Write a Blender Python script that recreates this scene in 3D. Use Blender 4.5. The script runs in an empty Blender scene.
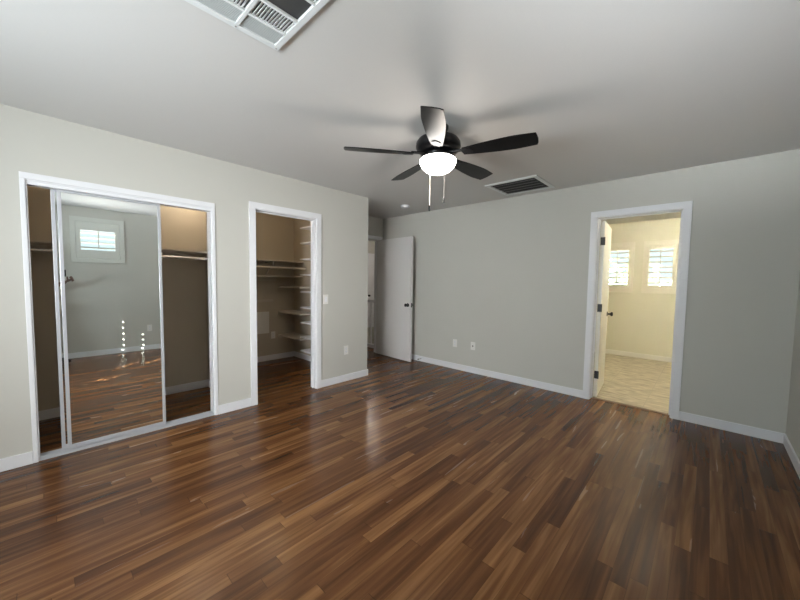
import bpy, bmesh, math, random
from mathutils import Vector, Matrix
random.seed(7)
S = bpy.context.scene
COL = S.collection
PI = math.pi

# ------------------------------------------------------------------ camera
HC = 1.32428
YAW, PITCH, ROLL, FPX = 0.750610443, 0.0576721994, 0.0142880985, 331.03438
fw = Vector((-math.sin(YAW)*math.cos(PITCH), math.cos(YAW)*math.cos(PITCH), -math.sin(PITCH)))
r0 = Vector((math.cos(YAW), math.sin(YAW), 0)); u0 = r0.cross(fw)
rt = r0*math.cos(ROLL)+u0*math.sin(ROLL); up = -r0*math.sin(ROLL)+u0*math.cos(ROLL)
cam_d = bpy.data.cameras.new('camera'); cam = bpy.data.objects.new('camera', cam_d); COL.objects.link(cam)
cam_d.sensor_width = 36; cam_d.lens = FPX/800*36; cam_d.clip_start = 0.02; cam_d.clip_end = 100
m = Matrix((rt, up, -fw)).transposed().to_4x4(); m.translation = (0, 0, HC)
cam.matrix_world = m
S.camera = cam

# ------------------------------------------------------------------ world, sun, rear fill lamps, exposure
S.view_settings.view_transform = 'Standard'; S.view_settings.look = 'None'
S.view_settings.gamma = 1; S.view_settings.use_curve_mapping = False
S.view_settings.exposure = 0.8
S.cycles.sample_clamp_indirect = 20
W = bpy.data.worlds.new('sky'); S.world = W; W.use_nodes = True
bg = W.node_tree.nodes['Background']; bg.inputs[0].default_value = (0.80, 0.92, 1.0, 1); bg.inputs[1].default_value = 0.75

SUN = Vector((0.6, 0.8, -0.40)).normalized()          # comes in from behind the photographer
sl = bpy.data.lights.new('sun', 'SUN'); sl.energy = 110; sl.angle = math.radians(0.22); sl.color = (1, 0.95, 0.86)
so = bpy.data.objects.new('sun', sl); COL.objects.link(so); so.rotation_euler = SUN.to_track_quat('-Z', 'Y').to_euler()

def area(name, loc, target, sx, sy, power, color, spread=180):
    l = bpy.data.lights.new(name, 'AREA'); l.shape = 'RECTANGLE'; l.size = sx; l.size_y = sy
    l.energy = power; l.color = color; l.spread = math.radians(spread)
    o = bpy.data.objects.new(name, l); COL.objects.link(o); o.location = loc
    o.rotation_euler = (Vector(target)-Vector(loc)).to_track_quat('-Z', 'Y').to_euler()
    return o
# added fill lamps just inside the unseen rear windows, standing in for daylight
area('rear_fill_wide', (-1.60, -1.80, 1.25), (-1.2, 0.7, 2.30), 1.1, 0.5, 27, (0.80, 0.93, 1.0), 145)
area('rear_fill_narrow', (-0.35, -1.80, 1.5), (-3.4, 1.9, 1.2), 0.7, 1.0, 31, (0.98, 0.985, 0.98), 85)
area('rear_fill_upward', (-0.35, -1.78, 1.3), (-0.1, 1.7, 2.55), 0.6, 0.4, 4.5, (0.92, 0.96, 1.0), 30)

# ------------------------------------------------------------------ materials
def mat(name, color, rough=0.6, metal=0.0, noise=0.0, scale=30, emit=None, bump=0.0, spec=0.5, coat=0):
    M = bpy.data.materials.new(name); M.use_nodes = True
    nt = M.node_tree; b = nt.nodes['Principled BSDF']
    b.inputs['Base Color'].default_value = (*color, 1); b.inputs['Roughness'].default_value = rough
    b.inputs['Metallic'].default_value = metal; b.inputs['Specular IOR Level'].default_value = spec
    b.inputs['Coat Weight'].default_value = coat
    tc = nt.nodes.new('ShaderNodeTexCoord')
    n = nt.nodes.new('ShaderNodeTexNoise'); n.inputs['Scale'].default_value = scale; n.inputs['Detail'].default_value = 4
    nt.links.new(tc.outputs['Object'], n.inputs['Vector'])
    if noise:
        mx = nt.nodes.new('ShaderNodeMix'); mx.data_type = 'RGBA'
        mx.inputs[6].default_value = (*[c*(1-noise) for c in color], 1); mx.inputs[7].default_value = (*[min(1, c*(1+noise)) for c in color], 1)
        nt.links.new(n.outputs['Fac'], mx.inputs[0]); nt.links.new(mx.outputs[2], b.inputs['Base Color'])
    if bump:
        bp = nt.nodes.new('ShaderNodeBump'); bp.inputs['Strength'].default_value = bump; bp.inputs['Distance'].default_value = 0.002
        nt.links.new(n.outputs['Fac'], bp.inputs['Height']); nt.links.new(bp.outputs['Normal'], b.inputs['Normal'])
    if emit:
        M.cycles.emission_sampling = 'NONE'
        b.inputs['Emission Color'].default_value = (*color, 1); b.inputs['Emission Strength'].default_value = emit
    return M

M_wall = mat('wall_paint', (0.52, 0.515, 0.475), 0.75, noise=0.02, scale=3, bump=0.25)
M_ceil = mat('ceiling_paint', (0.66, 0.655, 0.645), 0.55, noise=0.02, scale=120, bump=0.15)
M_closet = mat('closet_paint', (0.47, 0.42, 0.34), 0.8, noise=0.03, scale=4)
M_bath = mat('bathroom_paint', (0.67, 0.65, 0.53), 0.7, noise=0.02, scale=4)
M_trim = mat('white_trim', (0.74, 0.75, 0.775), 0.35, noise=0.01)
M_door = mat('door_paint', (0.66, 0.65, 0.64), 0.4, noise=0.01)
M_bdoor = mat('bathroom_door_paint', (0.78, 0.76, 0.70), 0.3, noise=0.01)
M_shut = mat('shutter_white', (0.60, 0.61, 0.57), 0.4, noise=0.01)
M_bshut = mat('bathroom_shutter', (0.74, 0.71, 0.61), 0.4, noise=0.01)
M_black = mat('matte_black_hardware', (0.012, 0.012, 0.013), 0.35, metal=0.4, noise=0.1)
M_fan = mat('fan_black', (0.004, 0.004, 0.005), 0.28, noise=0.2, scale=60, spec=0.3)
M_blade = mat('fan_blade_black', (0.003, 0.003, 0.0035), 0.30, noise=0.2, scale=60, spec=0.22)
M_globe = mat('frosted_glass_lit', (1.0, 0.96, 0.90), 0.3, emit=9)
M_chain = mat('chain_metal', (0.75, 0.72, 0.66), 0.3, metal=0.6)
M_alu = mat('door_frame_metal', (0.50, 0.515, 0.545), 0.35, metal=0.25, noise=0.02)
M_mirror = mat('mirror', (0.90, 0.92, 0.90), 0.0, metal=1.0)
M_plate = mat('switch_plate', (0.72, 0.71, 0.68), 0.35, noise=0.01)
M_slot = mat('plate_slots', (0.06, 0.055, 0.05), 0.5, noise=0.05)
M_ventw = mat('vent_white', (0.76, 0.79, 0.80), 0.4, noise=0.02)
M_ventg = mat('vent_grey', (0.36, 0.35, 0.34), 0.5, noise=0.03)
M_ventg2 = mat('vent_mesh', (0.50, 0.535, 0.54), 0.5, noise=0.03)
M_dark = mat('duct_dark', (0.05, 0.05, 0.05), 0.8, noise=0.1)
M_shelf = mat('shelf_board', (0.50, 0.46, 0.40), 0.5, noise=0.04, scale=8)
M_rod = mat('closet_rod', (0.80, 0.78, 0.74), 0.25, metal=0.5)
M_blind = mat('blind_fabric', (0.62, 0.60, 0.55), 0.8, noise=0.03)
M_skin = mat('skin', (0.17, 0.10, 0.075), 0.5, noise=0.05, scale=40)
M_shirt = mat('shirt', (0.30, 0.30, 0.30), 0.85, noise=0.1, scale=80)
M_trous = mat('trousers', (0.18, 0.19, 0.20), 0.9, noise=0.1, scale=80)
M_hair = mat('hair', (0.03, 0.022, 0.018), 0.5, noise=0.3, scale=90)
M_shoe = mat('shoe', (0.012, 0.012, 0.013), 0.5, noise=0.1)
M_eye = mat('eye', (0.6, 0.6, 0.58), 0.1)
M_lip = mat('lip', (0.36, 0.15, 0.13), 0.5)
M_ground = mat('outside_ground', (0.55, 0.52, 0.45), 0.9, noise=0.2, scale=2)
M_green = mat('foliage', (0.34, 0.42, 0.30), 0.8, noise=0.5, scale=9)
M_strip = mat('threshold_wood', (0.14, 0.075, 0.035), 0.4, noise=0.2, scale=20)

def glass_mat():
    M = bpy.data.materials.new('window_glass'); M.use_nodes = True; nt = M.node_tree
    for n in list(nt.nodes): nt.nodes.remove(n)
    o = nt.nodes.new('ShaderNodeOutputMaterial'); mx = nt.nodes.new('ShaderNodeMixShader')
    t = nt.nodes.new('ShaderNodeBsdfTransparent'); g = nt.nodes.new('ShaderNodeBsdfGlossy');     g.inputs['Roughness'].default_value = 0.02; t.inputs[0].default_value = (0.93, 0.97, 0.96, 1)
    mx.inputs[0].default_value = 0.05; nt.links.new(t.outputs[0], mx.inputs[1]); nt.links.new(g.outputs[0], mx.inputs[2])
    nt.links.new(mx.outputs[0], o.inputs[0]); return M
M_glass = glass_mat()

def floor_mat():
    M = bpy.data.materials.new('laminate_planks'); M.use_nodes = True; nt = M.node_tree; N = nt.nodes; Lk = nt.links
    b = N['Principled BSDF']
    def val(op, a, c=None):
        n = N.new('ShaderNodeMath'); n.operation = op
        for i, v in enumerate((a, c)):
            if v is None: continue
            if isinstance(v, (int, float)): n.inputs[i].default_value = v
            else: Lk.new(v, n.inputs[i])
        return n.outputs[0]
    def comb(x, y, z):
        n = N.new('ShaderNodeCombineXYZ')
        for i, v in enumerate((x, y, z)):
            if isinstance(v, (int, float)): n.inputs[i].default_value = v
            else: Lk.new(v, n.inputs[i])
        return n.outputs[0]
    def white(v):
        n = N.new('ShaderNodeTexWhiteNoise'); n.noise_dimensions = '3D'; Lk.new(v, n.inputs['Vector']); return n.outputs['Value']
    geo = N.new('ShaderNodeTexCoord'); sep = N.new('ShaderNodeSeparateXYZ'); Lk.new(geo.outputs['Object'], sep.inputs[0])
    X, Y = sep.outputs[0], sep.outputs[1]
    wd = 0.066
    row = val('FLOOR', val('DIVIDE', X, wd))
    off = white(comb(row, 3.1, 0.7))
    ln = val('ADD', 0.65, val('MULTIPLY', white(comb(row, 9.4, 2.2)), 0.6))
    yy = val('ADD', val('DIVIDE', Y, ln), val('MULTIPLY', off, 7.0))
    cell = val('FLOOR', yy)
    rnd = white(comb(row, cell, 1.0)); rnd2 = white(comb(row, cell, 5.0))
    # grain, shifted per plank
    gv = comb(val('ADD', val('MULTIPLY', X, 34), val('MULTIPLY', rnd, 50)), val('ADD', val('MULTIPLY', Y, 1.5), val('MULTIPLY', rnd2, 40)), rnd)
    g1 = N.new('ShaderNodeTexNoise'); g1.inputs['Scale'].default_value = 1; g1.inputs['Detail'].default_value = 4; g1.inputs['Roughness'].default_value = 0.42; g1.inputs['Distortion'].default_value = 0.7
    Lk.new(gv, g1.inputs['Vector'])
    gv2 = comb(val('ADD', val('MULTIPLY', X, 9), val('MULTIPLY', rnd2, 50)), val('ADD', val('MULTIPLY', Y, 0.9), val('MULTIPLY', rnd, 40)), rnd)
    g2 = N.new('ShaderNodeTexNoise'); g2.inputs['Scale'].default_value = 1.3; g2.inputs['Detail'].default_value = 3; g2.inputs['Distortion'].default_value = 0.8
    Lk.new(gv2, g2.inputs['Vector'])
    tone = val('ADD', val('ADD', val('MULTIPLY', rnd, 0.36), val('MULTIPLY', g1.outputs['Fac'], 0.80)), val('MULTIPLY', g2.outputs['Fac'], 0.55))
    tone = val('SUBTRACT', tone, 0.37)
    cr = N.new('ShaderNodeValToRGB'); e = cr.color_ramp.elements
    e[0].position = 0.10; e[0].color = (0.044, 0.0165, 0.007, 1)
    e[1].position = 0.95; e[1].color = (0.30, 0.155, 0.060, 1)
    for p, c in ((0.35, (0.092, 0.036, 0.0135, 1)), (0.55, (0.148, 0.064, 0.024, 1)), (0.75, (0.24, 0.115, 0.044, 1))):
        q = e.new(p); q.color = c
    Lk.new(tone, cr.inputs[0])
    # thin joint lines
    fx = val('FRACT', val('DIVIDE', X, wd)); ex = val('LESS_THAN', val('MINIMUM', fx, val('SUBTRACT', 1, fx)), 0.010)
    fy = val('FRACT', yy); ey = val('LESS_THAN', val('MINIMUM', fy, val('SUBTRACT', 1, fy)), 0.0018)
    j = val('MULTIPLY', val('MAXIMUM', ex, ey), 0.45)
    mx = N.new('ShaderNodeMix'); mx.data_type = 'RGBA'; Lk.new(j, mx.inputs[0]); Lk.new(cr.outputs[0], mx.inputs[6]); mx.inputs[7].default_value = (0.012, 0.006, 0.004, 1)
    Lk.new(mx.outputs[2], b.inputs['Base Color'])
    Lk.new(val('ADD', 0.24, val('MULTIPLY', g2.outputs['Fac'], 0.05)), b.inputs['Roughness'])
    b.inputs['Specular IOR Level'].default_value = 0.28
    return M
M_floor = floor_mat()

def tile_mat():
    M = bpy.data.materials.new('bathroom_tile'); M.use_nodes = True; nt = M.node_tree; N = nt.nodes; Lk = nt.links; b = N['Principled BSDF']
    tc = N.new('ShaderNodeTexCoord'); br = N.new('ShaderNodeTexBrick'); Lk.new(tc.outputs['Object'], br.inputs['Vector'])
    br.inputs['Scale'].default_value = 1; br.offset = 0; br.inputs['Brick Width'].default_value = 0.46; br.inputs['Row Height'].default_value = 0.46
    br.inputs['Mortar Size'].default_value = 0.004
    mp = N.new('ShaderNodeMapping'); mp.inputs['Scale'].default_value = (3.0, 11, 1); mp.inputs['Rotation'].default_value = (0, 0, 0.25); Lk.new(tc.outputs['Object'], mp.inputs[0])
    n = N.new('ShaderNodeTexNoise'); n.inputs['Scale'].default_value = 2.2; n.inputs['Detail'].default_value = 6; n.inputs['Distortion'].default_value = 0.6; Lk.new(mp.outputs[0], n.inputs['Vector'])
    cr = N.new('ShaderNodeValToRGB'); e = cr.color_ramp.elements; e[0].position = 0.3; e[0].color = (0.25, 0.215, 0.15, 1); e[1].position = 0.66; e[1].color = (0.56, 0.50, 0.38, 1)
    Lk.new(n.outputs['Fac'], cr.inputs[0]); Lk.new(cr.outputs[0], br.inputs['Color1']); Lk.new(cr.outputs[0], br.inputs['Color2'])
    br.inputs['Mortar'].default_value = (0.36, 0.32, 0.24, 1)
    Lk.new(br.outputs['Color'], b.inputs['Base Color']); b.inputs['Roughness'].default_value = 0.45
    return M
M_tile = tile_mat()

# ------------------------------------------------------------------ mesh helpers
class MB:
    def __init__(self): self.bm = bmesh.new()
    def box(self, x0, x1, y0, y1, z0, z1, mt=None):
        v = [self.bm.verts.new(p) for p in ((x0,y0,z0),(x1,y0,z0),(x1,y1,z0),(x0,y1,z0),(x0,y0,z1),(x1,y0,z1),(x1,y1,z1),(x0,y1,z1))]
        if mt is not None:
            for q in v: q.co = mt @ q.co
        for f in ((0,3,2,1),(4,5,6,7),(0,1,5,4),(1,2,6,5),(2,3,7,6),(3,0,4,7)): self.bm.faces.new([v[i] for i in f])
        return self
    def tube(self, pts, rad, n=10, cap=True):
        pts = [Vector(p) for p in pts]; rings = []
        for i, p in enumerate(pts):
            d = (pts[min(i+1, len(pts)-1)]-pts[max(i-1, 0)]).normalized()
            a = d.cross(Vector((0, 0, 1)) if abs(d.z) < .9 else Vector((1, 0, 0))).normalized(); b = d.cross(a)
            R = rad[i] if isinstance(rad, (list, tuple)) else rad
            rings.append([self.bm.verts.new(p+R*(a*math.cos(2*PI*k/n)+b*math.sin(2*PI*k/n))) for k in range(n)])
        for A, B in zip(rings, rings[1:]):
            for k in range(n): self.bm.faces.new((A[k], A[(k+1) % n], B[(k+1) % n], B[k]))
        if cap: self.bm.faces.new(rings[0]); self.bm.faces.new(rings[-1])
        return self
    def lathe(self, prof, c=(0, 0, 0), n=40, axis='Z'):
        rings = []
        for R, z in prof:
            ring = []
            for k in range(n):
                a = 2*PI*k/n; x, y = R*math.cos(a), R*math.sin(a)
                p = {'Z': (x, y, z), 'X': (z, x, y), 'Y': (x, z, y)}[axis]
                ring.append(self.bm.verts.new((p[0]+c[0], p[1]+c[1], p[2]+c[2])))
            rings.append(ring)
        for A, B in zip(rings, rings[1:]):
            for k in range(n): self.bm.faces.new((A[k], A[(k+1) % n], B[(k+1) % n], B[k]))
        self.bm.faces.new(rings[0]); self.bm.faces.new(rings[-1])
        return self
    def prism(self, poly, z0, z1, mt=None):
        a = [self.bm.verts.new((x, y, z0)) for x, y in poly]; b = [self.bm.verts.new((x, y, z1)) for x, y in poly]
        if mt is not None:
            for q in a+b: q.co = mt @ q.co
        self.bm.faces.new(a); self.bm.faces.new(b)
        for k in range(len(poly)): self.bm.faces.new((a[k], a[(k+1) % len(a)], b[(k+1) % len(a)], b[k]))
        return self
    def build(self, name, material, parent=None, bevel=0, smooth=False, loc=None):
        bmesh.ops.recalc_face_normals(self.bm, faces=self.bm.faces)
        if bevel: bmesh.ops.bevel(self.bm, geom=[e for e in self.bm.edges if len(e.link_faces) == 2 and e.calc_face_angle() > 0.6], offset=bevel, segments=2, affect='EDGES', profile=0.6)
        me = bpy.data.meshes.new(name); self.bm.to_mesh(me); self.bm.free()
        me.materials.append(material)
        if smooth:
            for p in me.polygons: p.use_smooth = True
            try: me.set_sharp_from_angle(angle=math.radians(35))
            except Exception: pass
        o = bpy.data.objects.new(name, me); COL.objects.link(o)
        if parent: o.parent = parent
        if loc: o.location = loc
        return o
def tag(o, label=None, cat=None, group=None):
    if label: o['label'] = label
    if cat: o['category'] = cat
    if group: o['group'] = group
    return o
def thing(name, label, cat, loc=(0, 0, 0), rz=0, group=None):
    o = bpy.data.objects.new(name, None); COL.objects.link(o); o.location = loc; o.rotation_euler = (0, 0, rz); o.empty_display_size = 0.1
    return tag(o, label, cat, group)
def struct(o, label=None):
    o['kind'] = 'structure'
    if label: o['label'] = label
    return o
def sempty(name, loc=(0, 0, 0), rz=0):
    o = bpy.data.objects.new(name, None); COL.objects.link(o); o.location = loc; o.rotation_euler = (0, 0, rz); o['kind'] = 'structure'; return o

def holed(axis, p0, p1, u, v, holes):
    """slab normal to axis between p0 and p1, spanning u and v, minus rectangles (u0,u1,v0,v1)"""
    us = sorted({u[0], u[1], *[h[0] for h in holes], *[h[1] for h in holes]}); vs = sorted({v[0], v[1], *[h[2] for h in holes], *[h[3] for h in holes]})
    bm = bmesh.new(); cache = {}
    def P(i, j, s):
        k = (i, j, s)
        if k not in cache:
            q = p0 if s == 0 else p1
            cache[k] = bm.verts.new({'X': (q, us[i], vs[j]), 'Y': (us[i], q, vs[j]), 'Z': (us[i], vs[j], q)}[axis])
        return cache[k]
    def solid(i, j):
        if i < 0 or j < 0 or i >= len(us)-1 or j >= len(vs)-1: return False
        cu, cv = (us[i]+us[i+1])/2, (vs[j]+vs[j+1])/2
        return not any(h[0] < cu < h[1] and h[2] < cv < h[3] for h in holes)
    for i in range(len(us)-1):
        for j in range(len(vs)-1):
            if not solid(i, j): continue
            for s in (0, 1): bm.faces.new((P(i,j,s), P(i+1,j,s), P(i+1,j+1,s), P(i,j+1,s)))
            for (di, dj, a, b) in ((-1,0,(i,j),(i,j+1)), (1,0,(i+1,j),(i+1,j+1)), (0,-1,(i,j),(i+1,j)), (0,1,(i,j+1),(i+1,j+1))):
                if not solid(i+di, j+dj): bm.faces.new((P(*a,0), P(*b,0), P(*b,1), P(*a,1)))
    q = MB(); q.bm.free(); q.bm = bm; return q

XL, XR, YB, YR, H = -3.437, 0.532, 4.214, -1.90, 2.44
T = 0.11
# ------------------------------------------------------------------ shell
C1 = (-0.076, 1.088, 0.0, 1.985)      # sliding mirror closet opening (y0,y1,z0,z1)
C2 = (1.487, 2.216, 0.0, 2.045)       # walk in closet opening
BD = (-0.950, -0.215, 0.0, 2.062)     # bathroom door opening (x0,x1,z0,z1)
ED = (3.26, 4.12, 0.0, 2.05)          # entry door opening
struct(holed('X', XL-T, XL, (YR-T, 3.03), (0, H), [C1, C2]).build('wall_left', M_wall))
struct(holed('Y', YB, YB+T, (-4.48, XR+T), (0, H), [BD]).build('wall_back', M_wall))
HW = (0.40, 0.85, 1.74, 2.09)         # high window opening on the right wall (y0,y1,z0,z1)
struct(holed('X', XR, XR+T, (YR-T, YB), (0, H), [HW]).build('wall_right', M_wall))
RW = (-3.30, -1.25, 1.0, 2.10); NW = (-0.75, 0.05, 1.0, 2.10)
struct(holed('Y', YR-T, YR, (XL, XR), (0, H), [RW, NW]).build('wall_rear', M_wall))
struct(MB().box(-5.35, XL-T, 2.92, 3.03, 0, H).build('wall_recess', M_wall))
struct(holed('X', -4.48, -4.37, (3.03, YB), (0, H), [ED]).build('wall_entry', M_wall))
struct(MB().box(-7.3, 0.75, YR-0.3, 7.45, H, H+0.12).build('ceiling', M_ceil))
f_ = MB(); f_.box(-5.6, XR, YR, 4.29, -0.12, 0); f_.box(-7.0, -5.6, 2.5, 4.40, -0.12, 0); f_.box(-5.6, -4.4, 4.29, 4.40, -0.12, 0)
struct(f_.build('floor', M_floor))
# closets
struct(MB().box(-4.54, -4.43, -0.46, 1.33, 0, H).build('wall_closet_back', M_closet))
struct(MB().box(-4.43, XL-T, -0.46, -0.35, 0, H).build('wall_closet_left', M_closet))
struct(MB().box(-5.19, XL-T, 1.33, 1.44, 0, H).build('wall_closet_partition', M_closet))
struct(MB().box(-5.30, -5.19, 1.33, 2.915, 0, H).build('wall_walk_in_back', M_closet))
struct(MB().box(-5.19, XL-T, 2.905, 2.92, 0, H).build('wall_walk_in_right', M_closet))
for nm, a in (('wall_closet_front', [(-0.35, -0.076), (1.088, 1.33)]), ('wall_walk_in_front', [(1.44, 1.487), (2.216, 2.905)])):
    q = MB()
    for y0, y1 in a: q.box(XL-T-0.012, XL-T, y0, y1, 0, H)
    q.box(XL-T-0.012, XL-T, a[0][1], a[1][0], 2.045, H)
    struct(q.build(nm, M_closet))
# bathroom
struct(holed('Y', 7.25, 7.36, (-2.6, XR+T), (0, H), [(-1.42, -1.095, 1.31, 1.94), (-0.797, -0.472, 1.31, 1.94)]).build('wall_bathroom_back', M_bath))
struct(MB().box(-2.71, -2.6, YB+T, 7.36, 0, H).build('wall_bathroom_left', M_bath))
struct(MB().box(XR, XR+T, YB+T, 7.25, 0, H).build('wall_bathroom_right', M_bath))
q = MB().box(-2.6, BD[0]-0.0, YB+T, YB+T+0.012, 0, H); q.box(BD[1], XR, YB+T, YB+T+0.012, 0, H); q.box(BD[0], BD[1], YB+T, YB+T+0.012, BD[3], H)
struct(q.build('wall_bathroom_front', M_bath))
struct(MB().box(-2.6, XR, 4.29, 7.25, -0.12, 0.004).build('floor_bathroom', M_tile))
# hall and stairwell
struct(MB().box(-7.11, -7.0, 2.5, 7.36, -2.4, H).build('wall_hall_far', M_wall))
struct(MB().box(-4.48, -4.37, YB+T, 7.25, -2.4, H).build('wall_stairwell_right', M_wall))
struct(MB().box(-7.0, -2.71, 7.25, 7.36, -2.4, H).build('wall_stairwell_back', M_wall))
struct(MB().box(-7.0, -4.48, 2.39, 2.5, 0, H).build('wall_hall_front', M_wall) if False else MB().box(-7.0, -5.30, 2.39, 2.5, 0, H).build('wall_hall_front', M_wall))
struct(MB().box(-7.0, -4.48, 4.40, 4.42, -2.4, -0.0).build('wall_stairwell_front', M_wall))
struct(MB().box(-7.0, -4.48, 4.42, 7.25, -2.5, -2.4).build('floor_stairwell', M_floor))
g = MB().box(-30, 30, -30, 30, -2.75, -2.65).build('ground', M_ground); struct(g)

# ------------------------------------------------------------------ baseboards
BH, BT = 0.088, 0.013
def bprof(mb, x0, x1, y0, y1):
    mb.box(x0, x1, y0, y1, 0, BH)
q = MB(); bprof(q, XL, XL+BT, YR, C1[0]-0.022); bprof(q, XL, XL+BT, C1[1]+0.024, C2[0]-0.06); bprof(q, XL, XL+BT, C2[1]+0.06, 3.03+BT)
bprof(q, XL-0.9, XL, 3.03, 3.03+BT)
struct(q.build('baseboard_left', M_trim, bevel=0.004))
q = MB(); bprof(q, -4.37, BD[0]-0.06, YB-BT, YB); bprof(q, BD[1]+0.06, XR, YB-BT, YB)
struct(q.build('baseboard_back', M_trim, bevel=0.004))
q = MB(); bprof(q, XR-BT, XR, YR, YB-BT); struct(q.build('baseboard_right', M_trim, bevel=0.004))
q = MB(); bprof(q, XL+BT, XR-BT, YR, YR+BT); struct(q.build('baseboard_rear', M_trim, bevel=0.004))
q = MB(); bprof(q, -4.43, -4.43+BT, -0.35, 1.33); bprof(q, -4.43, XL-T-.012, 1.33-BT, 1.33); bprof(q, -4.43, XL-T-.012, -0.35, -0.35+BT)
struct(q.build('baseboard_closet', M_trim, bevel=0.004))
q = MB(); bprof(q, -5.19, -5.19+BT, 1.44, 2.905); bprof(q, -5.19, XL-T-.012, 2.905-BT, 2.905)
struct(q.build('baseboard_walk_in', M_trim, bevel=0.004))
q = MB(); bprof(q, -2.6, XR, 7.25-BT, 7.25); bprof(q, -2.6, -2.6+BT, 4.34, 7.25)
struct(q.build('baseboard_bathroom', M_bdoor, bevel=0.004))

# ------------------------------------------------------------------ casings
def casing(name, axis, plane, sgn, o, w, t=0.016, top=None, jamb=T, mtl=M_trim, stop=True, ow=None):
    """axis X: opening o=(y0,y1,z0,z1) in a wall whose room face is at plane, trim grows by sgn*t; jamb lines the wall"""
    r = MB(); top = top or w
    a, b, z1 = o[0], o[1], o[3]
    def bx(u0, u1, v0, v1, p0, p1):
        p0, p1 = min(p0, p1), max(p0, p1)
        if axis == 'X': r.box(p0, p1, u0, u1, v0, v1)
        else: r.box(u0, u1, p0, p1, v0, v1)
    bx(a-w, a+.004, 0, z1-.004, plane, plane+sgn*t); bx(b-.004, b+w, 0, z1-.004, plane, plane+sgn*t); bx(a-w, b+w, z1-.004, z1+top, plane, plane+sgn*t)
    jp = plane-sgn*jamb
    bx(a, a+0.012, 0, z1, plane, jp); bx(b-0.012, b, 0, z1, plane, jp); bx(a+.012, b-.012, z1-0.012, z1, plane, jp)
    if stop:
        m0, m1 = plane-sgn*(jamb*0.45), plane-sgn*(jamb*0.62)
        bx(a+.012, a+0.024, 0, z1-.012, m0, m1); bx(b-.024, b-0.012, 0, z1-.012, m0, m1); bx(a+.024, b-.024, z1-0.024, z1-.012, m0, m1)
    return struct(r.build(name, mtl, bevel=0.003))
casing('trim_walk_in', 'X', XL, 1, C2, 0.060)
casing('trim_bathroom_door', 'Y', YB, -1, BD, 0.060)
casing('trim_entry', 'X', -4.37, 1, ED, 0.060)
casing('trim_closet', 'X', XL, 1, C1, 0.022, t=0.010, top=0.040, stop=False)

# ------------------------------------------------------------------ sliding mirror doors
tr = thing('sliding_door_track', 'white metal track and fascia framing the mirrored closet opening', 'door track', (XL-0.05, 0.506, 0))
MB().box(-0.035, 0.045, C1[0]+.012-.506, C1[1]-.012-.506, 1.950, 1.973).build('top_fascia', M_trim, tr)
b_ = MB().box(-0.030, 0.045, C1[0]+.012-.506, C1[1]-.012-.506, 0.0, 0.010)
for x in (-0.027, 0.004, 0.036): b_.box(x-.003, x+.003, C1[0]+.012-.506, C1[1]-.012-.506, 0.010, 0.026)
b_.build('bottom_track', M_alu, tr)
def mirror_door(y0, y1, x, label):
    t = thing('mirror_door', label, 'sliding door', (x, y0, 0), 0, 'mirrored closet doors')
    w = y1-y0; fwid = 0.021; z0, z1 = 0.028, 1.948
    for a, b in ((0, fwid), (w-fwid, w)): MB().box(-0.010, 0.010, a, b, z0, z1).build('side_rail', M_alu, t, bevel=0.002)
    MB().box(-0.010, 0.010, fwid, w-fwid, z1-0.018, z1).build('top_rail', M_alu, t, bevel=0.002)
    MB().box(-0.010, 0.010, fwid, w-fwid, z0, z0+0.026).build('bottom_rail', M_alu, t, bevel=0.002)
    MB().box(-0.003, 0.003, fwid, w-fwid, z0+0.026, z1-0.018).build('mirror_panel', M_mirror, t)
    return t
mirror_door(0.078, 0.692, XL-0.030, 'front mirrored sliding closet door in a slim grey metal frame')
mirror_door(0.046, 0.660, XL-0.063, 'rear mirrored sliding door mostly hidden behind the front mirror panel')

# ------------------------------------------------------------------ closet 1 fittings
def shelf_box(name, label, x0, x1, y0, y1, z0, z1, group=None):
    o = MB().box(x0, x1, y0, y1, z0, z1).build(name, M_shelf, bevel=0.002)
    return tag(o, label, 'shelf', group)
t = thing('closet_shelf', 'long beige shelf across the mirrored closet above its rod', 'shelf', (-4.43, -0.35, 1.60))
MB().box(0, 0.36, 0, 1.68, 0, 0.018).build('shelf_board', M_shelf, t, bevel=0.002)
MB().box(0, 0.018, 0, 1.68, -0.07, 0).build('cleat', M_shelf, t)
for yy in (0.0, 1.662): MB().box(0.018, 0.34, yy, yy+0.018, -0.07, 0).build('cleat', M_shelf, t)
t = thing('closet_rod', 'pale metal hanging rod below the shelf in the mirrored closet', 'closet rod', (-4.05, -0.35, 1.535))
MB().tube([(0, 0.01, 0), (0, 1.67, 0)], 0.013, 14).build('rod', M_rod, t, smooth=True)
for yy in (0.0, 1.675): MB().lathe([(0.024, 0), (0.024, 0.006)], (0, yy, 0), 18, 'Y').build('socket', M_rod, t)
def puck(name, label, x, y, z, power, color, r=0.06, mt=None):
    t = thing(name, label, 'ceiling light', (x, y, z))
    MB().lathe([(r*1.15, 0), (r*1.15, -0.012), (r, -0.016)], n=28).build('base', M_trim, t, smooth=True)
    d = MB().lathe([(r*.95, -0.016), (r*.95, -0.03), (r*.8, -0.045), (r*.4, -0.055), (0.003, -0.057)], n=28).build('diffuser', mt or M_lamp, t, smooth=True)
    l = bpy.data.lights.new('bulb', 'POINT'); l.energy = power; l.color = color; l.shadow_soft_size = 0.05
    o = bpy.data.objects.new('bulb', l); COL.objects.link(o); o.parent = t; o.location = (0, 0, -0.12)
    return t
M_lamp = mat('warm_diffuser_lit', (1.0, 0.82, 0.58), 0.4, emit=6)
puck('closet_light', 'small warm ceiling lamp inside the mirrored closet, above the shelf', -4.12, 1.10, H, 4.2, (1.0, 0.86, 0.68), 0.05)
puck('walk_in_light', 'small dim ceiling lamp inside the walk-in closet', -4.1, 2.0, H, 4.2, (1.0, 0.80, 0.56), 0.05, mat('dim_diffuser_lit', (1.0, 0.8, 0.55), 0.4, emit=0.6))
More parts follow.
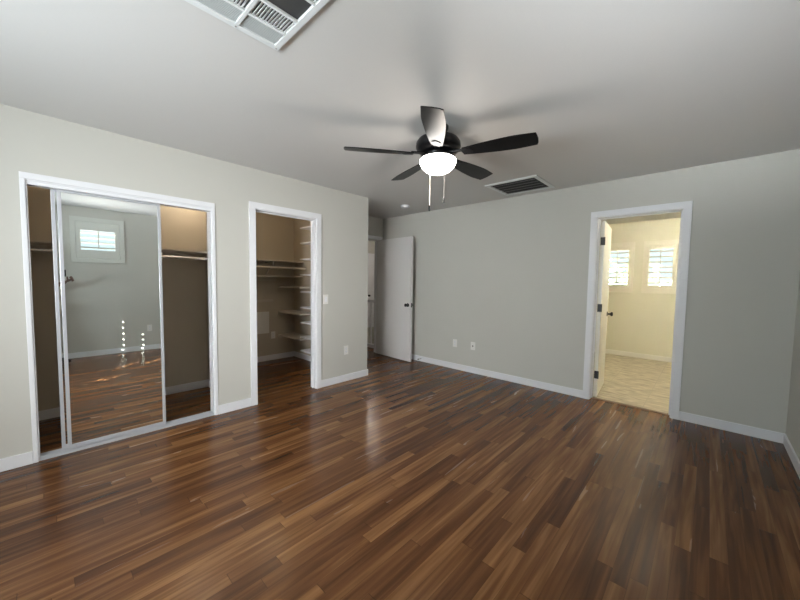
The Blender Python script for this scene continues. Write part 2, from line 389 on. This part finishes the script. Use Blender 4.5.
puck('hall_light', 'round ceiling lamp in the stair hall beyond the entry door', -6.0, 5.25, H, 14, (1.0, 0.90, 0.80), 0.13, mat('hall_diffuser_lit', (1.0, 0.9, 0.8), 0.4, emit=7))
puck('bathroom_light', 'round warm ceiling lamp in the bathroom', -0.2, 5.6, H, 42, (1.0, 0.92, 0.74), 0.14, M_lamp)

# ------------------------------------------------------------------ walk-in closet fittings
t = thing('upper_shelf', 'long upper shelf across the back of the walk-in closet', 'shelf', (-5.19, 1.44, 1.60))
MB().box(0, 0.33, 0, 1.465, 0, 0.02).build('shelf_board', M_shelf, t, bevel=0.002)
MB().box(0, 0.018, 0, 1.465, -0.07, 0).build('cleat', M_shelf, t)
br_ = MB().box(0.018, 0.30, 0.955, 0.967, -0.02, 0); br_.tube([(0.02, 0.961, -0.20), (0.29, 0.961, -0.02)], 0.007, 8); br_.box(0.27, 0.30, 0.95, 0.972, -0.075, -0.01)
br_.build('bracket', M_rod, t)
t = thing('hanging_rod', 'hanging rod under the upper walk-in closet shelf', 'closet rod', (-4.82, 1.44, 1.50))
MB().tube([(0, 0.006, 0), (0, 1.459, 0)], 0.014, 14).build('rod', M_shelf, t, smooth=True)
for yy in (0.0, 1.459): MB().lathe([(0.024, 0), (0.024, 0.006)], (0, yy, 0), 18, 'Y').build('socket', M_rod, t)
t = thing('lower_shelf', 'lower full-width shelf in the walk-in closet under the hanging rod', 'shelf', (-5.19, 1.44, 1.36))
MB().box(0, 0.28, 0, 1.465, 0, 0.02).build('shelf_board', M_shelf, t, bevel=0.002)
MB().box(0, 0.018, 0, 1.13, -0.07, 0).build('cleat', M_shelf, t)
o = MB().box(-5.19, -5.165, 1.44, 2.52, 0.955, 0.995).build('wall_cleat', M_shelf, bevel=0.002); tag(o, 'narrow wooden rail fixed low on the walk-in closet back wall', 'rail')
o = MB().box(-5.19, -4.86, 2.575, 2.595, 0.0, 1.36).build('shelf_side_panel', M_shelf, bevel=0.002) if False else None
for z, nm in ((1.19, 'topmost'), (0.78, 'middle'), (0.395, 'lowest')):
    t = thing('corner_shelf', nm + ' of the three deep corner shelves in the walk-in closet', 'shelf', (-5.19, 2.61, z), 0, 'deep corner shelves in the walk-in closet')
    MB().box(0, 0.69, 0, 0.295, 0, 0.02).build('shelf_board', M_shelf, t, bevel=0.002)
    MB().box(0, 0.018, 0.0, 0.295, -0.05, 0).build('cleat', M_shelf, t)
zs = [2.09, 1.868, 1.632, 1.402, 1.148, 0.915, 0.688, 0.468, 0.262]
names = ['first (topmost)', 'second', 'third', 'fourth', 'fifth', 'sixth', 'seventh', 'eighth', 'ninth (lowest)']
base = None
for z, nm in zip(zs, names):
    if base is None:
        t = thing('shoe_shelf', '', 'shelf', (-4.475, 2.60, z-0.02), 0, 'stack of short shelves beside the walk-in doorway')
        MB().box(0, 0.80, 0, 0.305, 0, 0.02).build('shelf_board', M_trim, t, bevel=0.002)
        MB().box(0, 0.80, 0.287, 0.305, -0.035, 0).build('cleat', M_shelf, t)
        base = t
    else:
        t = base.copy(); COL.objects.link(t); t.location.z = z-0.02
        for c in list(base.children):
            d = c.copy(); COL.objects.link(d); d.parent = t
    t['label'] = 'short pale shelf just inside the walk-in doorway, ' + nm + ' from the top'
t = thing('access_panel', 'square white access panel low on the walk-in closet wall', 'panel', (-5.19, 2.27, 0.625))
MB().box(0, 0.012, -0.185, 0.185, -0.175, 0.175).build('panel_frame', M_plate, t, bevel=0.003)
MB().box(0.012, 0.016, -0.16, 0.16, -0.15, 0.15).build('cover', M_plate, t, bevel=0.002)

# ------------------------------------------------------------------ wall plates
def plate(name, label, loc, rz, kind, group=None):
    """local frame: plate in the YZ plane, facing +X"""
    t = thing(name, label, 'outlet' if kind != 'switch' else 'light switch', loc, rz, group)
    MB().box(0, 0.005, -0.036, 0.036, -0.058, 0.058).build('cover_plate', M_plate, t, bevel=0.002)
    if kind == 'switch':
        MB().box(0.005, 0.008, -0.017, 0.017, -0.033, 0.033).build('rocker', M_trim, t, bevel=0.001)
    elif kind == 'outlet':
        for z in (0.02, -0.02):
            s = MB().lathe([(0.015, 0.005), (0.015, 0.007)], (0, 0, z), 20, 'X').build('receptacle', M_trim, t)
            q = MB()
            q.box(0.007, 0.0075, -0.007, -0.0052, z-0.004, z+0.006); q.box(0.007, 0.0075, 0.0052, 0.007, z-0.004, z+0.006); q.box(0.007, 0.0075, -0.002, 0.002, z-0.010, z-0.006)
            q.build('slots', M_slot, s)
    else:
        MB().lathe([(0.010, 0.005), (0.010, 0.012), (0.005, 0.014), (0.005, 0.018)], (0, 0, 0), 16, 'X').build('jack', M_slot, t)
    return t
plate('light_switch', 'white rocker light switch beside the walk-in closet doorway', (XL, 2.345, 1.085), 0, 'switch')
plate('wall_outlet', 'white outlet low on the left wall between walk-in closet and corner', (XL, 2.66, 0.41), 0, 'outlet')
plate('wall_outlet', 'left one of the two plates low on the back wall, by the entry door', (-2.777, YB, 0.395), -PI/2, 'outlet')
plate('cable_outlet', 'right one of the two plates low on the back wall, with dark jack', (-2.467, YB, 0.395), -PI/2, 'jack')
plate('wall_outlet', 'white outlet on the right wall, seen in the closet mirror', (XR, 1.28, 0.40), PI, 'outlet')
plate('wall_outlet', 'white outlet inside the walk-in closet beside the access panel', (-5.19, 2.525, 0.41), 0, 'outlet')

# ------------------------------------------------------------------ doors
def knob_mb(x, z, side):
    """round knob on a leaf lying in XZ, side = +-1 along Y, starting at the face"""
    s = side
    return MB().lathe([(0.030, s*0.0), (0.030, s*0.008), (0.012, s*0.012), (0.011, s*0.032), (0.022, s*0.040), (0.028, s*0.050), (0.026, s*0.060), (0.015, s*0.066), (0.002, s*0.067)], (x, 0, z), 24, 'Y')
def leaf(name, w, h, th, loc, rz, mtl, hinges, hy=-0.004, kside=(1, -1), z_gap=0.012):
    root = sempty(name, loc, rz)
    MB().box(0, w, 0, th, z_gap, h).build('door_leaf', mtl, root, bevel=0.002)
    for s in kside:
        k = knob_mb(w-0.065, 0.935, s).build('door_knob', M_black, root, smooth=True); k.location.y = th if s > 0 else 0
    MB().box(w, w+0.001, th/2-0.012, th/2+0.012, 0.90, 0.97).build('latch_plate', M_black, root)
    for z in hinges:
        q = MB().box(-0.0015, 0.0, 0.002, th-0.002, z-0.045, z+0.045); q.tube([(-0.004, hy, z-0.045), (-0.004, hy, z+0.045)], 0.006, 8)
        q.build('hinge', M_black, root)
    return root
# entry door: hinge by the back wall, swung open nearly parallel to it
a = Vector((-4.362, 4.055)); b = Vector((-3.490, 3.998)); d = b-a
leaf('door_1', 0.872, 2.035, 0.038, (a.x, a.y, 0), math.atan2(d.y, d.x), M_door, (0.25, 1.0, 1.80), 0.042)
# bathroom door: hinged on the left jamb, opened into the bathroom
bd = leaf('door_2', 0.70, 2.035, 0.038, (-0.894, 4.330, 0), math.radians(95.5), M_bdoor, (0.27, 1.047, 1.806))
# far hall door
q = sempty('door_3', (-7.0, 5.80, 0), 0)
MB().box(0, 0.03, 0, 0.80, 0.0, 2.02).build('door_leaf', M_trim, q, bevel=0.002)
c_ = MB().box(0, 0.02, -0.06, 0, 0, 2.02); c_.box(0, 0.02, 0.80, 0.86, 0, 2.02); c_.box(0, 0.02, -0.06, 0.86, 2.02, 2.08); c_.build('door_casing', M_trim, q, bevel=0.002)
MB().lathe([(0.03, 0.03), (0.03, 0.038), (0.012, 0.042), (0.012, 0.06), (0.028, 0.075), (0.02, 0.092), (0.002, 0.094)], (0, 0.38, 0.90), 20, 'X').build('door_knob', M_black, q, smooth=True)
ds = thing('door_stop', 'small spring door stop on the baseboard behind the open entry door', 'door stop', (-3.42, YB-BT, 0.05))
MB().tube([(0, 0, 0), (0, -0.07, 0)], 0.006, 10).build('spring', M_ventg, ds, smooth=True)
MB().tube([(0, -0.07, 0), (0, -0.085, 0)], 0.010, 12).build('rubber_tip', M_slot, ds)
o = MB().box(BD[0]+.012, BD[1]-.012, 4.262, 4.310, 0.0, 0.010).build('trim_threshold', M_strip, bevel=0.003); struct(o)

# stair railing
t = thing('stair_railing', 'white wooden stair railing in the hall beyond the entry door', 'railing', (-4.48, 4.375, 0))
MB().box(-2.5, 0, -0.03, 0.03, 0.0, 0.07).build('base_rail', M_trim, t, bevel=0.004)
MB().box(-2.5, 0, -0.03, 0.03, 0.89, 0.945).build('hand_rail', M_trim, t, bevel=0.008)
for k in range(18):
    MB().tube([(-0.10-k*0.135, 0, 0.07), (-0.10-k*0.135, 0, 0.22), (-0.10-k*0.135, 0, 0.30), (-0.10-k*0.135, 0, 0.60), (-0.10-k*0.135, 0, 0.89)], [0.021, 0.021, 0.013, 0.018, 0.014], 10).build('baluster', M_trim, t, smooth=True)

# ------------------------------------------------------------------ shuttered windows
def window(name, axis, plane, sgn, o, fr, nl, tilt, mtl, split=True, glass_off=0.07, louver=None, fo=None, frv=None):
    frv = frv or fr
    """shutter frame on the room face (plane, growing by sgn), opening o=(u0,u1,v0,v1), frame width fr"""
    if axis == 'X': root = sempty(name, (plane, (o[0]+o[1])/2, (o[2]+o[3])/2), 0 if sgn > 0 else PI)
    else: root = sempty(name, ((o[0]+o[1])/2, plane, (o[2]+o[3])/2), PI/2 if sgn > 0 else -PI/2)
    w, h = (o[1]-o[0])/2, (o[3]-o[2])/2     # local: faces +X, spans Y and Z
    fo = fo or (w+fr*2, h+frv*2)
    holed('X', 0.0, 0.028, (-fo[0], fo[0]), (-fo[1], fo[1]), [(-w-fr, w+fr, -h-frv, h+frv)]).build('window_frame', mtl, root, bevel=0.004)
    holed('X', -0.004, 0.022, (-w-fr+.002, w+fr-.002), (-h-frv+.002, h+frv-.002), [(-w, w, -h, h)]).build('shutter_panel', mtl, root, bevel=0.003)
    pitch = 2*h/nl; lw = louver or pitch*1.12
    for k in range(nl):
        z = -h+pitch*(k+0.5)
        mt = Matrix.Translation((0.004, 0, z)) @ Matrix.Rotation(tilt, 4, 'Y')
        poly = [(-lw/2, 0), (-lw/4, 0.0045), (0, 0.007), (lw/4, 0.0055), (lw/2, 0), (lw/4, -0.0055), (0, -0.007), (-lw/4, -0.0055)]
        q = MB(); rot = Matrix(((1,0,0,0),(0,0,1,0),(0,1,0,0),(0,0,0,1)))
        q.prism(poly, -w+0.003, w-0.003, mt @ rot); q.build('louver', mtl, root, smooth=True)
    if split: MB().box(0.004+math.cos(tilt)*lw/2, 0.012+math.cos(tilt)*lw/2, -0.006, 0.006, -h+0.02, h-0.005).build('tilt_rod', mtl, root)
    MB().box(-glass_off-0.006, -glass_off, -w-.0, w+.0, -h, h).build('glass_pane', M_glass, root)
    return root
window('window_1', 'X', XR, -1, (0.412, 0.838, 1.757, 2.075), 0.06, 4, math.radians(-12), M_shut, fo=(0.333, 0.365), frv=0.135)
window('window_2', 'Y', 7.25, -1, (-1.42, -1.095, 1.31, 1.94), 0.055, 7, math.radians(18), M_bshut, fo=(0.245, 0.455))
window('window_3', 'Y', 7.25, -1, (-0.797, -0.472, 1.31, 1.94), 0.055, 7, math.radians(18), M_bshut, fo=(0.245, 0.455))
window('window_4', 'Y', YR, 1, NW, 0.05, 13, math.radians(72), M_shut, louver=0.105)
# unseen wide rear window with a closed blind, holes added to cast sun spots
root = sempty('window_5', ((RW[0]+RW[1])/2, YR, (RW[2]+RW[3])/2), PI/2)
w, h = (RW[1]-RW[0])/2, (RW[3]-RW[2])/2
holed('X', 0.0, 0.02, (-w-.06, w+.06), (-h-.06, h+.06), [(-w, w, -h, h)]).build('window_frame', M_trim, root, bevel=0.004)
MB().box(-0.09, -0.084, -w, w, -h, h).build('glass_pane', M_glass, root)
dots = [(XR, 0.907, z) for z in (0.537, 0.435, 0.333, 0.231, 0.129, 0.045)] + [(XR, 1.181, z) for z in (0.290, 0.195, 0.100, 0.035)]
dots += [(-0.45, 0.94, 0), (-0.544, 0.854, 0), (-0.63, 0.772, 0), (-0.70, 0.684, 0), (-0.45, 1.224, 0), (-0.526, 1.157, 0), (-0.606, 1.053, 0), (-1.242, 0.591, 0), (-1.308, 0.50, 0), (-1.252, 0.442, 0)]
hl = []
for p in dots:
    P = Vector(p); k = (P.y-(YR-0.04))/SUN.y; Q = P-SUN*k
    yl = Q.x-(RW[0]+RW[1])/2; zl = Q.z-(RW[2]+RW[3])/2      # local frame turned by +90 degrees
    hs = 0.0065 if P.x > 0.5 else 0.015
    hl.append((-yl-hs, -yl+hs, zl-hs, zl+hs))
holed('X', -0.041, -0.039, (-w+.001, w-.001), (-h+.001, h-.001), hl).build('sun_spot_blind', M_blind, root)
MB().box(-0.06, -0.01, -w+.001, w-.001, h-0.06, h-.001).build('blind_headrail', M_trim, root)

# ------------------------------------------------------------------ ceiling fan
FX, FY = -1.486, 1.975
fan = thing('ceiling_fan', 'black five-blade ceiling fan with a lit frosted bowl light', 'ceiling fan', (FX, FY, H))
MB().lathe([(0.070, 0), (0.070, -0.02), (0.055, -0.05), (0.020, -0.06)], n=36).build('canopy', M_fan, fan, smooth=True)
MB().tube([(0, 0, -0.05), (0, 0, -0.085)], 0.016, 16).build('downrod', M_fan, fan, smooth=True)
MB().lathe([(0.03, -0.078), (0.10, -0.082), (0.145, -0.098), (0.160, -0.120), (0.162, -0.150), (0.150, -0.172), (0.115, -0.190), (0.090, -0.196)], n=56).build('motor_housing', M_fan, fan, smooth=True)
MB().lathe([(0.085, -0.196), (0.080, -0.208), (0.100, -0.216), (0.128, -0.222), (0.128, -0.232)], n=48).build('light_fitter', M_fan, fan, smooth=True)
gl = MB().lathe([(0.122, -0.232), (0.131, -0.240), (0.132, -0.250), (0.127, -0.268), (0.112, -0.293), (0.088, -0.314), (0.055, -0.329), (0.02, -0.335), (0.002, -0.336)], n=56).build('light_bowl', M_globe, fan, smooth=True)
pl_ = bpy.data.lights.new('fan_bulb', 'POINT'); pl_.energy = 4; pl_.color = (1, 0.90, 0.80); pl_.shadow_soft_size = 0.11
po = bpy.data.objects.new('fan_bulb', pl_); COL.objects.link(po); po.parent = fan; po.location = (0, 0, -0.47)
def blade_poly():
    out = []
    L0, L1 = 0.185, 0.665
    n = 18
    hw = lambda s: 0.040+0.034*math.sin(min(1, s*1.25)*PI/2)-0.010*max(0, s-0.75)/0.25
    for i in range(n+1): out.append((L0+(L1-L0)*i/n, hw(i/n)))
    out.append((L1+0.008, 0.040)); out.append((L1+0.010, 0.0)); out.append((L1+0.004, -0.045))
    for i in range(n, -1, -1): out.append((L0+(L1-L0)*i/n, -hw(i/n)*0.96))
    out.append((L0-0.01, 0))
    return out
for k in range(5):
    ang = math.radians(15.7+72*k)
    Rz = Matrix.Rotation(ang, 4, 'Z')
    pitch = Matrix.Rotation(math.radians(-12), 4, 'X')
    bl = MB().prism(blade_poly(), -0.003, 0.003, Rz @ Matrix.Translation((0, 0, -0.203)) @ pitch).build('blade', M_blade, fan, bevel=0.0012)
    ir = MB(); ir.box(0.085, 0.20, -0.018, 0.018, -0.006, 0.0, Rz @ Matrix.Translation((0, 0, -0.192)))
    ir.prism([(0.185, -0.020), (0.215, -0.034), (0.245, -0.030), (0.262, 0), (0.245, 0.030), (0.215, 0.034), (0.185, 0.020)], -0.008, -0.003, Rz @ Matrix.Translation((0, 0, -0.203)) @ pitch)
    ir.build('blade_iron', M_fan, bl, bevel=0.001)
for (dx, dy, z1, mt_) in ((-0.055, -0.02, -0.555, M_chain), (0.020, 0.055, -0.495, M_ventg)):
    c = MB().tube([(dx, dy, -0.225), (dx, dy, z1)], 0.0022 if mt_ is M_chain else 0.0007, 6).build('pull_chain', mt_, fan)
    MB().lathe([(0.003, z1), (0.0065, z1-0.004), (0.0065, z1-0.038), (0.003, z1-0.044)], (dx, dy, 0), 12).build('chain_fob', M_black, c, smooth=True)

# ------------------------------------------------------------------ smoke detector
sd = thing('smoke_detector', 'small round white smoke detector on the ceiling near the entry', 'smoke detector', (-3.36, 3.68, H))
MB().lathe([(0.066, 0), (0.066, -0.012), (0.058, -0.030), (0.040, -0.038), (0.002, -0.039)], n=32).build('housing', M_trim, sd, smooth=True)
MB().lathe([(0.068, 0), (0.072, -0.003), (0.072, -0.010), (0.067, -0.012)], n=32).build('mounting_ring', M_trim, sd, smooth=True)

# ------------------------------------------------------------------ square return vent near the back wall
vx0, vx1, vy0, vy1 = -1.955, -1.36, 3.50, 4.065
v = thing('ceiling_vent', 'square ceiling return grille with grey slats near the back wall', 'ceiling vent', ((vx0+vx1)/2, (vy0+vy1)/2, H))
hx, hy = (vx1-vx0)/2, (vy1-vy0)/2
holed('Z', -0.012, 0, (-hx, hx), (-hy, hy), [(-hx+.045, hx-.045, -hy+.045, hy-.045)]).build('vent_frame', M_ventw, v, bevel=0.003)
MB().box(-hx+.046, hx-.046, -hy+.046, hy-.046, -0.0025, -0.0015).build('duct_backing', M_dark, v)
n = 5
for k in range(n):
    y = -hy+.045+(2*hy-.09)*(k+.5)/n
    MB().box(-hx+.046, hx-.046, -0.024, 0.024, -0.0012, 0.0012, Matrix.Translation((0, y, -0.0125)) @ Matrix.Rotation(math.radians(18), 4, 'X')).build('slat', M_ventg, v)

# ------------------------------------------------------------------ large diffuser at the top of the view
bx0, bx1, by0, by1 = -1.585, -0.985, 0.205, 0.805
v = thing('ceiling_diffuser', 'large white louvred ceiling air diffuser with a dark centre', 'ceiling vent', ((bx0+bx1)/2, (by0+by1)/2, H))
hx = hy = 0.30
holed('Z', -0.014, 0, (-hx, hx), (-hy, hy), [(-hx+.028, hx-.028, -hy+.028, hy-.028)]).build('diffuser_frame', M_ventw, v, bevel=0.003)
MB().box(-hx+.029, hx-.029, -hy+.029, hy-.029, -0.0020, -0.0010).build('duct_backing', M_dark, v)
for y in (0.10, -0.11): MB().box(-hx+.029, hx-.029, y-.008, y+.008, -0.016, -0.004).build('divider_bar', M_ventw, v, bevel=0.002)
for x in (-0.175, 0.175): MB().box(x-.006, x+.006, -hy+.029, hy-.029, -0.0155, -0.004).build('divider_bar', M_ventw, v, bevel=0.002)
for (y0, y1) in ((-hy+.029, -0.118), (-0.102, 0.092), (0.108, hy-.029)):
    for s in (-1, 1):
        xa, xb = (-hx+.03, -0.181) if s < 0 else (0.181, hx-.03)
        q = MB().box(xa, xb, y0, y1, -0.008, -0.005)
        k = xa+0.005
        while k < xb-0.004:
            q.box(k, k+0.004, y0, y1, -0.011, -0.008); k += 0.009
        q.build('mesh_section', M_ventg2, v)
    # louvres in the inner rows
    q = []
    y = y0+0.006
    q1 = MB(); q2 = MB()
    while y < y1-0.004:
        mt1 = Matrix.Translation((0, y, -0.009)) @ Matrix.Rotation(math.radians(28), 4, 'X')
        q1.box(-0.169, -0.075, -0.0045, 0.0045, -0.0008, 0.0008, mt1); q2.box(0.075, 0.169, -0.0045, 0.0045, -0.0008, 0.0008, mt1)
        y += 0.0125
    q1.build('louver_section', M_ventw, v); q2.build('louver_section', M_ventw, v)
for x in (-0.068, 0.068): MB().box(x-.006, x+.006, -hy+.029, hy-.029, -0.0155, -0.004).build('divider_bar', M_ventw, v, bevel=0.002)
for x in (-0.286, 0.286):
    for y in (-0.286, 0.286, -0.1, 0.1): MB().lathe([(0.004, -0.0145), (0.004, -0.016)], (x, y, 0), 10).build('screw', M_ventg, v)

# ------------------------------------------------------------------ photographer (seen only as a hand and a shoe tip in the mirror)
def skin(verts, edges, radii, sub=1):
    me = bpy.data.meshes.new('tmp'); me.from_pydata([tuple(p) for p in verts], edges, []); me.update()
    o = bpy.data.objects.new('tmp', me); COL.objects.link(o)
    mo = o.modifiers.new('s', 'SKIN'); mo.use_smooth_shade = True
    for i, rr in enumerate(radii):
        a = me.skin_vertices[0].data[i]; a.radius = (rr, rr) if not isinstance(rr, tuple) else rr; a.use_root = (i == 0)
    s = o.modifiers.new('d', 'SUBSURF'); s.levels = sub; s.render_levels = sub
    dg = bpy.context.evaluated_depsgraph_get(); dg.update()
    ev = o.evaluated_get(dg); bm = bmesh.new(); tmp = ev.to_mesh(); bm.from_mesh(tmp); ev.to_mesh_clear()
    bpy.data.objects.remove(o); bpy.data.meshes.remove(me)
    return bm
def merge(bms, name, material, parent):
    me = bpy.data.meshes.new(name); big = bmesh.new()
    for b in bms:
        t_ = bpy.data.meshes.new('t'); b.to_mesh(t_); big.from_mesh(t_); bpy.data.meshes.remove(t_); b.free()
    big.to_mesh(me); big.free(); me.materials.append(material)
    for p in me.polygons: p.use_smooth = True
    o = bpy.data.objects.new(name, me); COL.objects.link(o); o.parent = parent; return o
def ball(c, r, n=16, scale=(1, 1, 1)):
    b = bmesh.new(); bmesh.ops.create_uvsphere(b, u_segments=n*2, v_segments=n, radius=r)
    for v_ in b.verts: v_.co = Vector((v_.co.x*scale[0], v_.co.y*scale[1], v_.co.z*scale[2]))+Vector(c)
    return b
# local frame: person faces +Y, right side +X; turned to look where the camera looks
per = thing('person', 'person taking the photo, hand and shoe tip showing in the closet mirror', 'person', (0.20, -0.165, 0), YAW)
inv = (Matrix.Translation((0.20, -0.165, 0)) @ Matrix.Rotation(YAW, 4, 'Z')).inverted()
def LC(p): return inv @ Vector(p)
rh = LC((0.250, 0.225, 1.245)); lh = LC(Vector((0, 0, HC))-fw*0.20-up*0.07+rt*0.0)
pel = Vector((0, -0.02, 0.90)); ch = Vector((0, -0.03, 1.22)); nk = Vector((0, -0.03, 1.42)); hd0 = Vector((0, 0.0, 1.50)); hd = Vector((0, 0.01, 1.60))
rs, ls = Vector((0.165, -0.03, 1.36)), Vector((-0.165, -0.03, 1.36))
re, le = Vector((0.255, 0.02, 1.12)), Vector((-0.21, 0.05, 1.13))
rk, lk = Vector((0.10, 0.03, 0.48)), Vector((-0.10, 0.02, 0.48))
ra = LC((0.135, 0.090, 0.09)); ra.z = 0.09; la = Vector((-0.11, -0.03, 0.09))
rk = (Vector((0.09, 0, 0.88))+ra)/2+Vector((0, 0.03, 0))
V = [pel, ch, nk, hd0, hd, rs, re, rh, ls, le, lh, Vector((0.09, 0, 0.86)), rk, ra, Vector((-0.09, 0, 0.86)), lk, la, Vector((0, 0, 1.69))]
Ed = [(0,1),(1,2),(2,3),(3,4),(4,17),(1,5),(5,6),(6,7),(1,8),(8,9),(9,10),(0,11),(11,12),(12,13),(0,14),(14,15),(15,16)]
Rr = [(0.145,0.11),(0.15,0.105),0.055,0.06,(0.075,0.09),0.058,0.042,0.026,0.058,0.042,0.026,0.085,0.055,0.036,0.085,0.055,0.036,0.06]
parts = [skin(V, Ed, Rr, 2)]
parts.append(ball((0, 0.015, 1.605), 0.10, 16, (0.78, 0.95, 1.18)))
parts.append(ball((0, 0.112, 1.595), 0.016, 8, (0.8, 1.1, 1.6)))
for s in (-1, 1): parts.append(ball((s*0.079, 0.005, 1.60), 0.028, 8, (0.35, 0.7, 1.1)))
def hand(wr, el, thumb_dir, curl_dir):
    d_ = (wr-el).normalized(); side = thumb_dir.normalized(); nrm = d_.cross(side).normalized(); out = []
    if nrm.dot(curl_dir) < 0: nrm = -nrm
    side = (side-d_*side.dot(d_)).normalized()
    palm = wr+d_*0.055
    out.append(skin([wr-d_*0.01, wr+d_*0.03, wr+d_*0.075], [(0,1),(1,2)], [(0.024,0.018),(0.036,0.016),(0.038,0.014)], 2))
    for i, (ln, off) in enumerate(((0.070, 0.028), (0.080, 0.010), (0.074, -0.010), (0.058, -0.028))):
        b0 = wr+d_*0.075+side*off
        p1 = b0+(d_*0.8+nrm*0.5).normalized()*ln*0.42; p2 = p1+(d_*0.1+nrm).normalized()*ln*0.34; p3 = p2+(nrm*0.6-d_*0.8).normalized()*ln*0.24
        out.append(skin([b0-d_*0.02, b0, p1, p2, p3], [(0,1),(1,2),(2,3),(3,4)], [0.009, 0.0095, 0.009, 0.008, 0.007], 1))
    t0 = wr+d_*0.03+side*0.030
    out.append(skin([wr+d_*0.02+side*0.01, t0, t0+(d_*0.5+side*0.6+nrm*0.5).normalized()*0.034, t0+(d_*0.7+side*0.2+nrm*0.9).normalized()*0.062], [(0,1),(1,2),(2,3)], [0.013, 0.012, 0.010, 0.008], 1))
    return out, d_, side, nrm
h1, d1, s1, n1 = hand(rh, re, Vector((0, 0, 1)), Vector((-1, 0, 0)))
h2, d2, s2, n2 = hand(lh, le, Vector((1, 0, 0.3)), Vector((0, 0, 1)))
body = merge(parts+h1+h2, 'body', M_skin, per)
merge([skin([pel+Vector((0,0,0.02)), ch, nk-Vector((0,0,0.05)), rs, (rs+re)/2+Vector((0,0,-0.02)), ls, (ls+le)/2+Vector((0,0,-0.02))], [(0,1),(1,2),(1,3),(3,4),(1,5),(5,6)], [(0.165,0.13),(0.168,0.122),0.066,0.074,0.062,0.074,0.062], 2)], 'shirt', M_shirt, per)
merge([skin([pel, Vector((0.09,0,0.84)), rk, ra+Vector((0,0,0.02)), Vector((-0.09,0,0.84)), lk, la+Vector((0,0,0.02))], [(0,1),(1,2),(2,3),(0,4),(4,5),(5,6)], [(0.155,0.125),0.098,0.072,0.055,0.098,0.072,0.055], 2)], 'trousers', M_trous, per)
for p_, in ((ra,), (la,)):
    f0 = Vector((p_.x, p_.y-0.04, 0.045)); toe = Vector((p_.x+0.0, p_.y+0.155, 0.030))
    if p_ is ra:
        tl = LC((0.100, 0.235, 0)); toe = Vector((tl.x, tl.y, 0.030)); f0 = Vector((p_.x, p_.y-0.03, 0.045))
    merge([skin([f0, Vector((p_.x, p_.y, 0.085)), (f0+toe)/2+Vector((0,0,0.02)), toe], [(0,1),(0,2),(2,3)], [(0.040,0.040),0.045,(0.046,0.036),(0.040,0.026)], 2)], 'shoe', M_shoe, per)
hr = ball((0, -0.008, 1.635), 0.104, 16, (0.82, 0.98, 1.02))
bmesh.ops.delete(hr, geom=[v_ for v_ in hr.verts if v_.co.z < 1.60 and v_.co.y > -0.03 or v_.co.y > 0.075 and v_.co.z < 1.665], context='VERTS')
merge([hr], 'hair', M_hair, body)
for s in (-1, 1): merge([ball((s*0.032, 0.098, 1.615), 0.011, 8)], 'eye', M_eye, body)
merge([ball((0, 0.100, 1.557), 0.016, 8, (1.4, 0.6, 0.4))], 'mouth', M_lip, body)
# phone held by the left hand behind the lens, dark case held in the right
ph = thing('phone', 'black phone held up by the photographer to take the picture', 'phone', (0, 0, 0))
mt_ = Matrix((rt, up, -fw)).transposed().to_4x4(); mt_.translation = Vector((0, 0, HC))+rt*0.035-up*0.02-fw*-0.0-fw*0.03; ph.matrix_world = mt_
MB().box(-0.075, 0.075, -0.036, 0.036, -0.004, 0.004).build('phone_body', M_black, ph, bevel=0.003)
MB().box(-0.071, 0.071, -0.033, 0.033, 0.004, 0.0045).build('screen', M_slot, ph)
cs = rh+d1*0.02+Vector((-0.035, -0.01, 0.112))
cw = per.matrix_basis @ Matrix.Identity(4)
pc = Matrix.Translation((0.20, -0.165, 0)) @ Matrix.Rotation(YAW, 4, 'Z') @ cs
hc = thing('held_case', 'small black case held in the photographer\'s right hand, in the mirror', 'case', pc)
MB().box(-0.022, 0.022, -0.012, 0.012, -0.05, 0.055).build('case_body', M_black, hc, bevel=0.004)

# ------------------------------------------------------------------ trees seen through the bathroom shutters
def tree(x, y, label, s):
    t = thing('garden_tree', label, 'tree', (x, y, -2.65), 0, 'garden trees outside')
    MB().tube([(0, 0, 0), (0.1, 0, 1.4), (0.05, 0.1, 2.6*s)], [0.16, 0.12, 0.07], 10).build('trunk', M_strip, t, smooth=True)
    q = MB()
    for k in range(420):
        v_ = Vector((random.gauss(0, 1), random.gauss(0, 1), random.gauss(0, 1))).normalized()*random.uniform(0.5, 1.0)*1.5*s
        c = Vector((0, 0, 3.4*s))+v_; e1 = Vector((random.gauss(0,1), random.gauss(0,1), random.gauss(0,1))).normalized()*0.13; e2 = e1.cross(v_).normalized()*0.07
        q.bm.faces.new([q.bm.verts.new(c+a_) for a_ in (-e1, e2, e1, -e2)])
    me = bpy.data.meshes.new('crown'); q.bm.to_mesh(me); q.bm.free(); me.materials.append(M_green)
    o = bpy.data.objects.new('crown', me); COL.objects.link(o); o.parent = t
tree(-1.9, 12.5, 'green tree outside, showing through the left bathroom shutter', 1.0)
tree(1.9, 16.0, 'green tree outside, showing through the right bathroom shutter', 1.0)
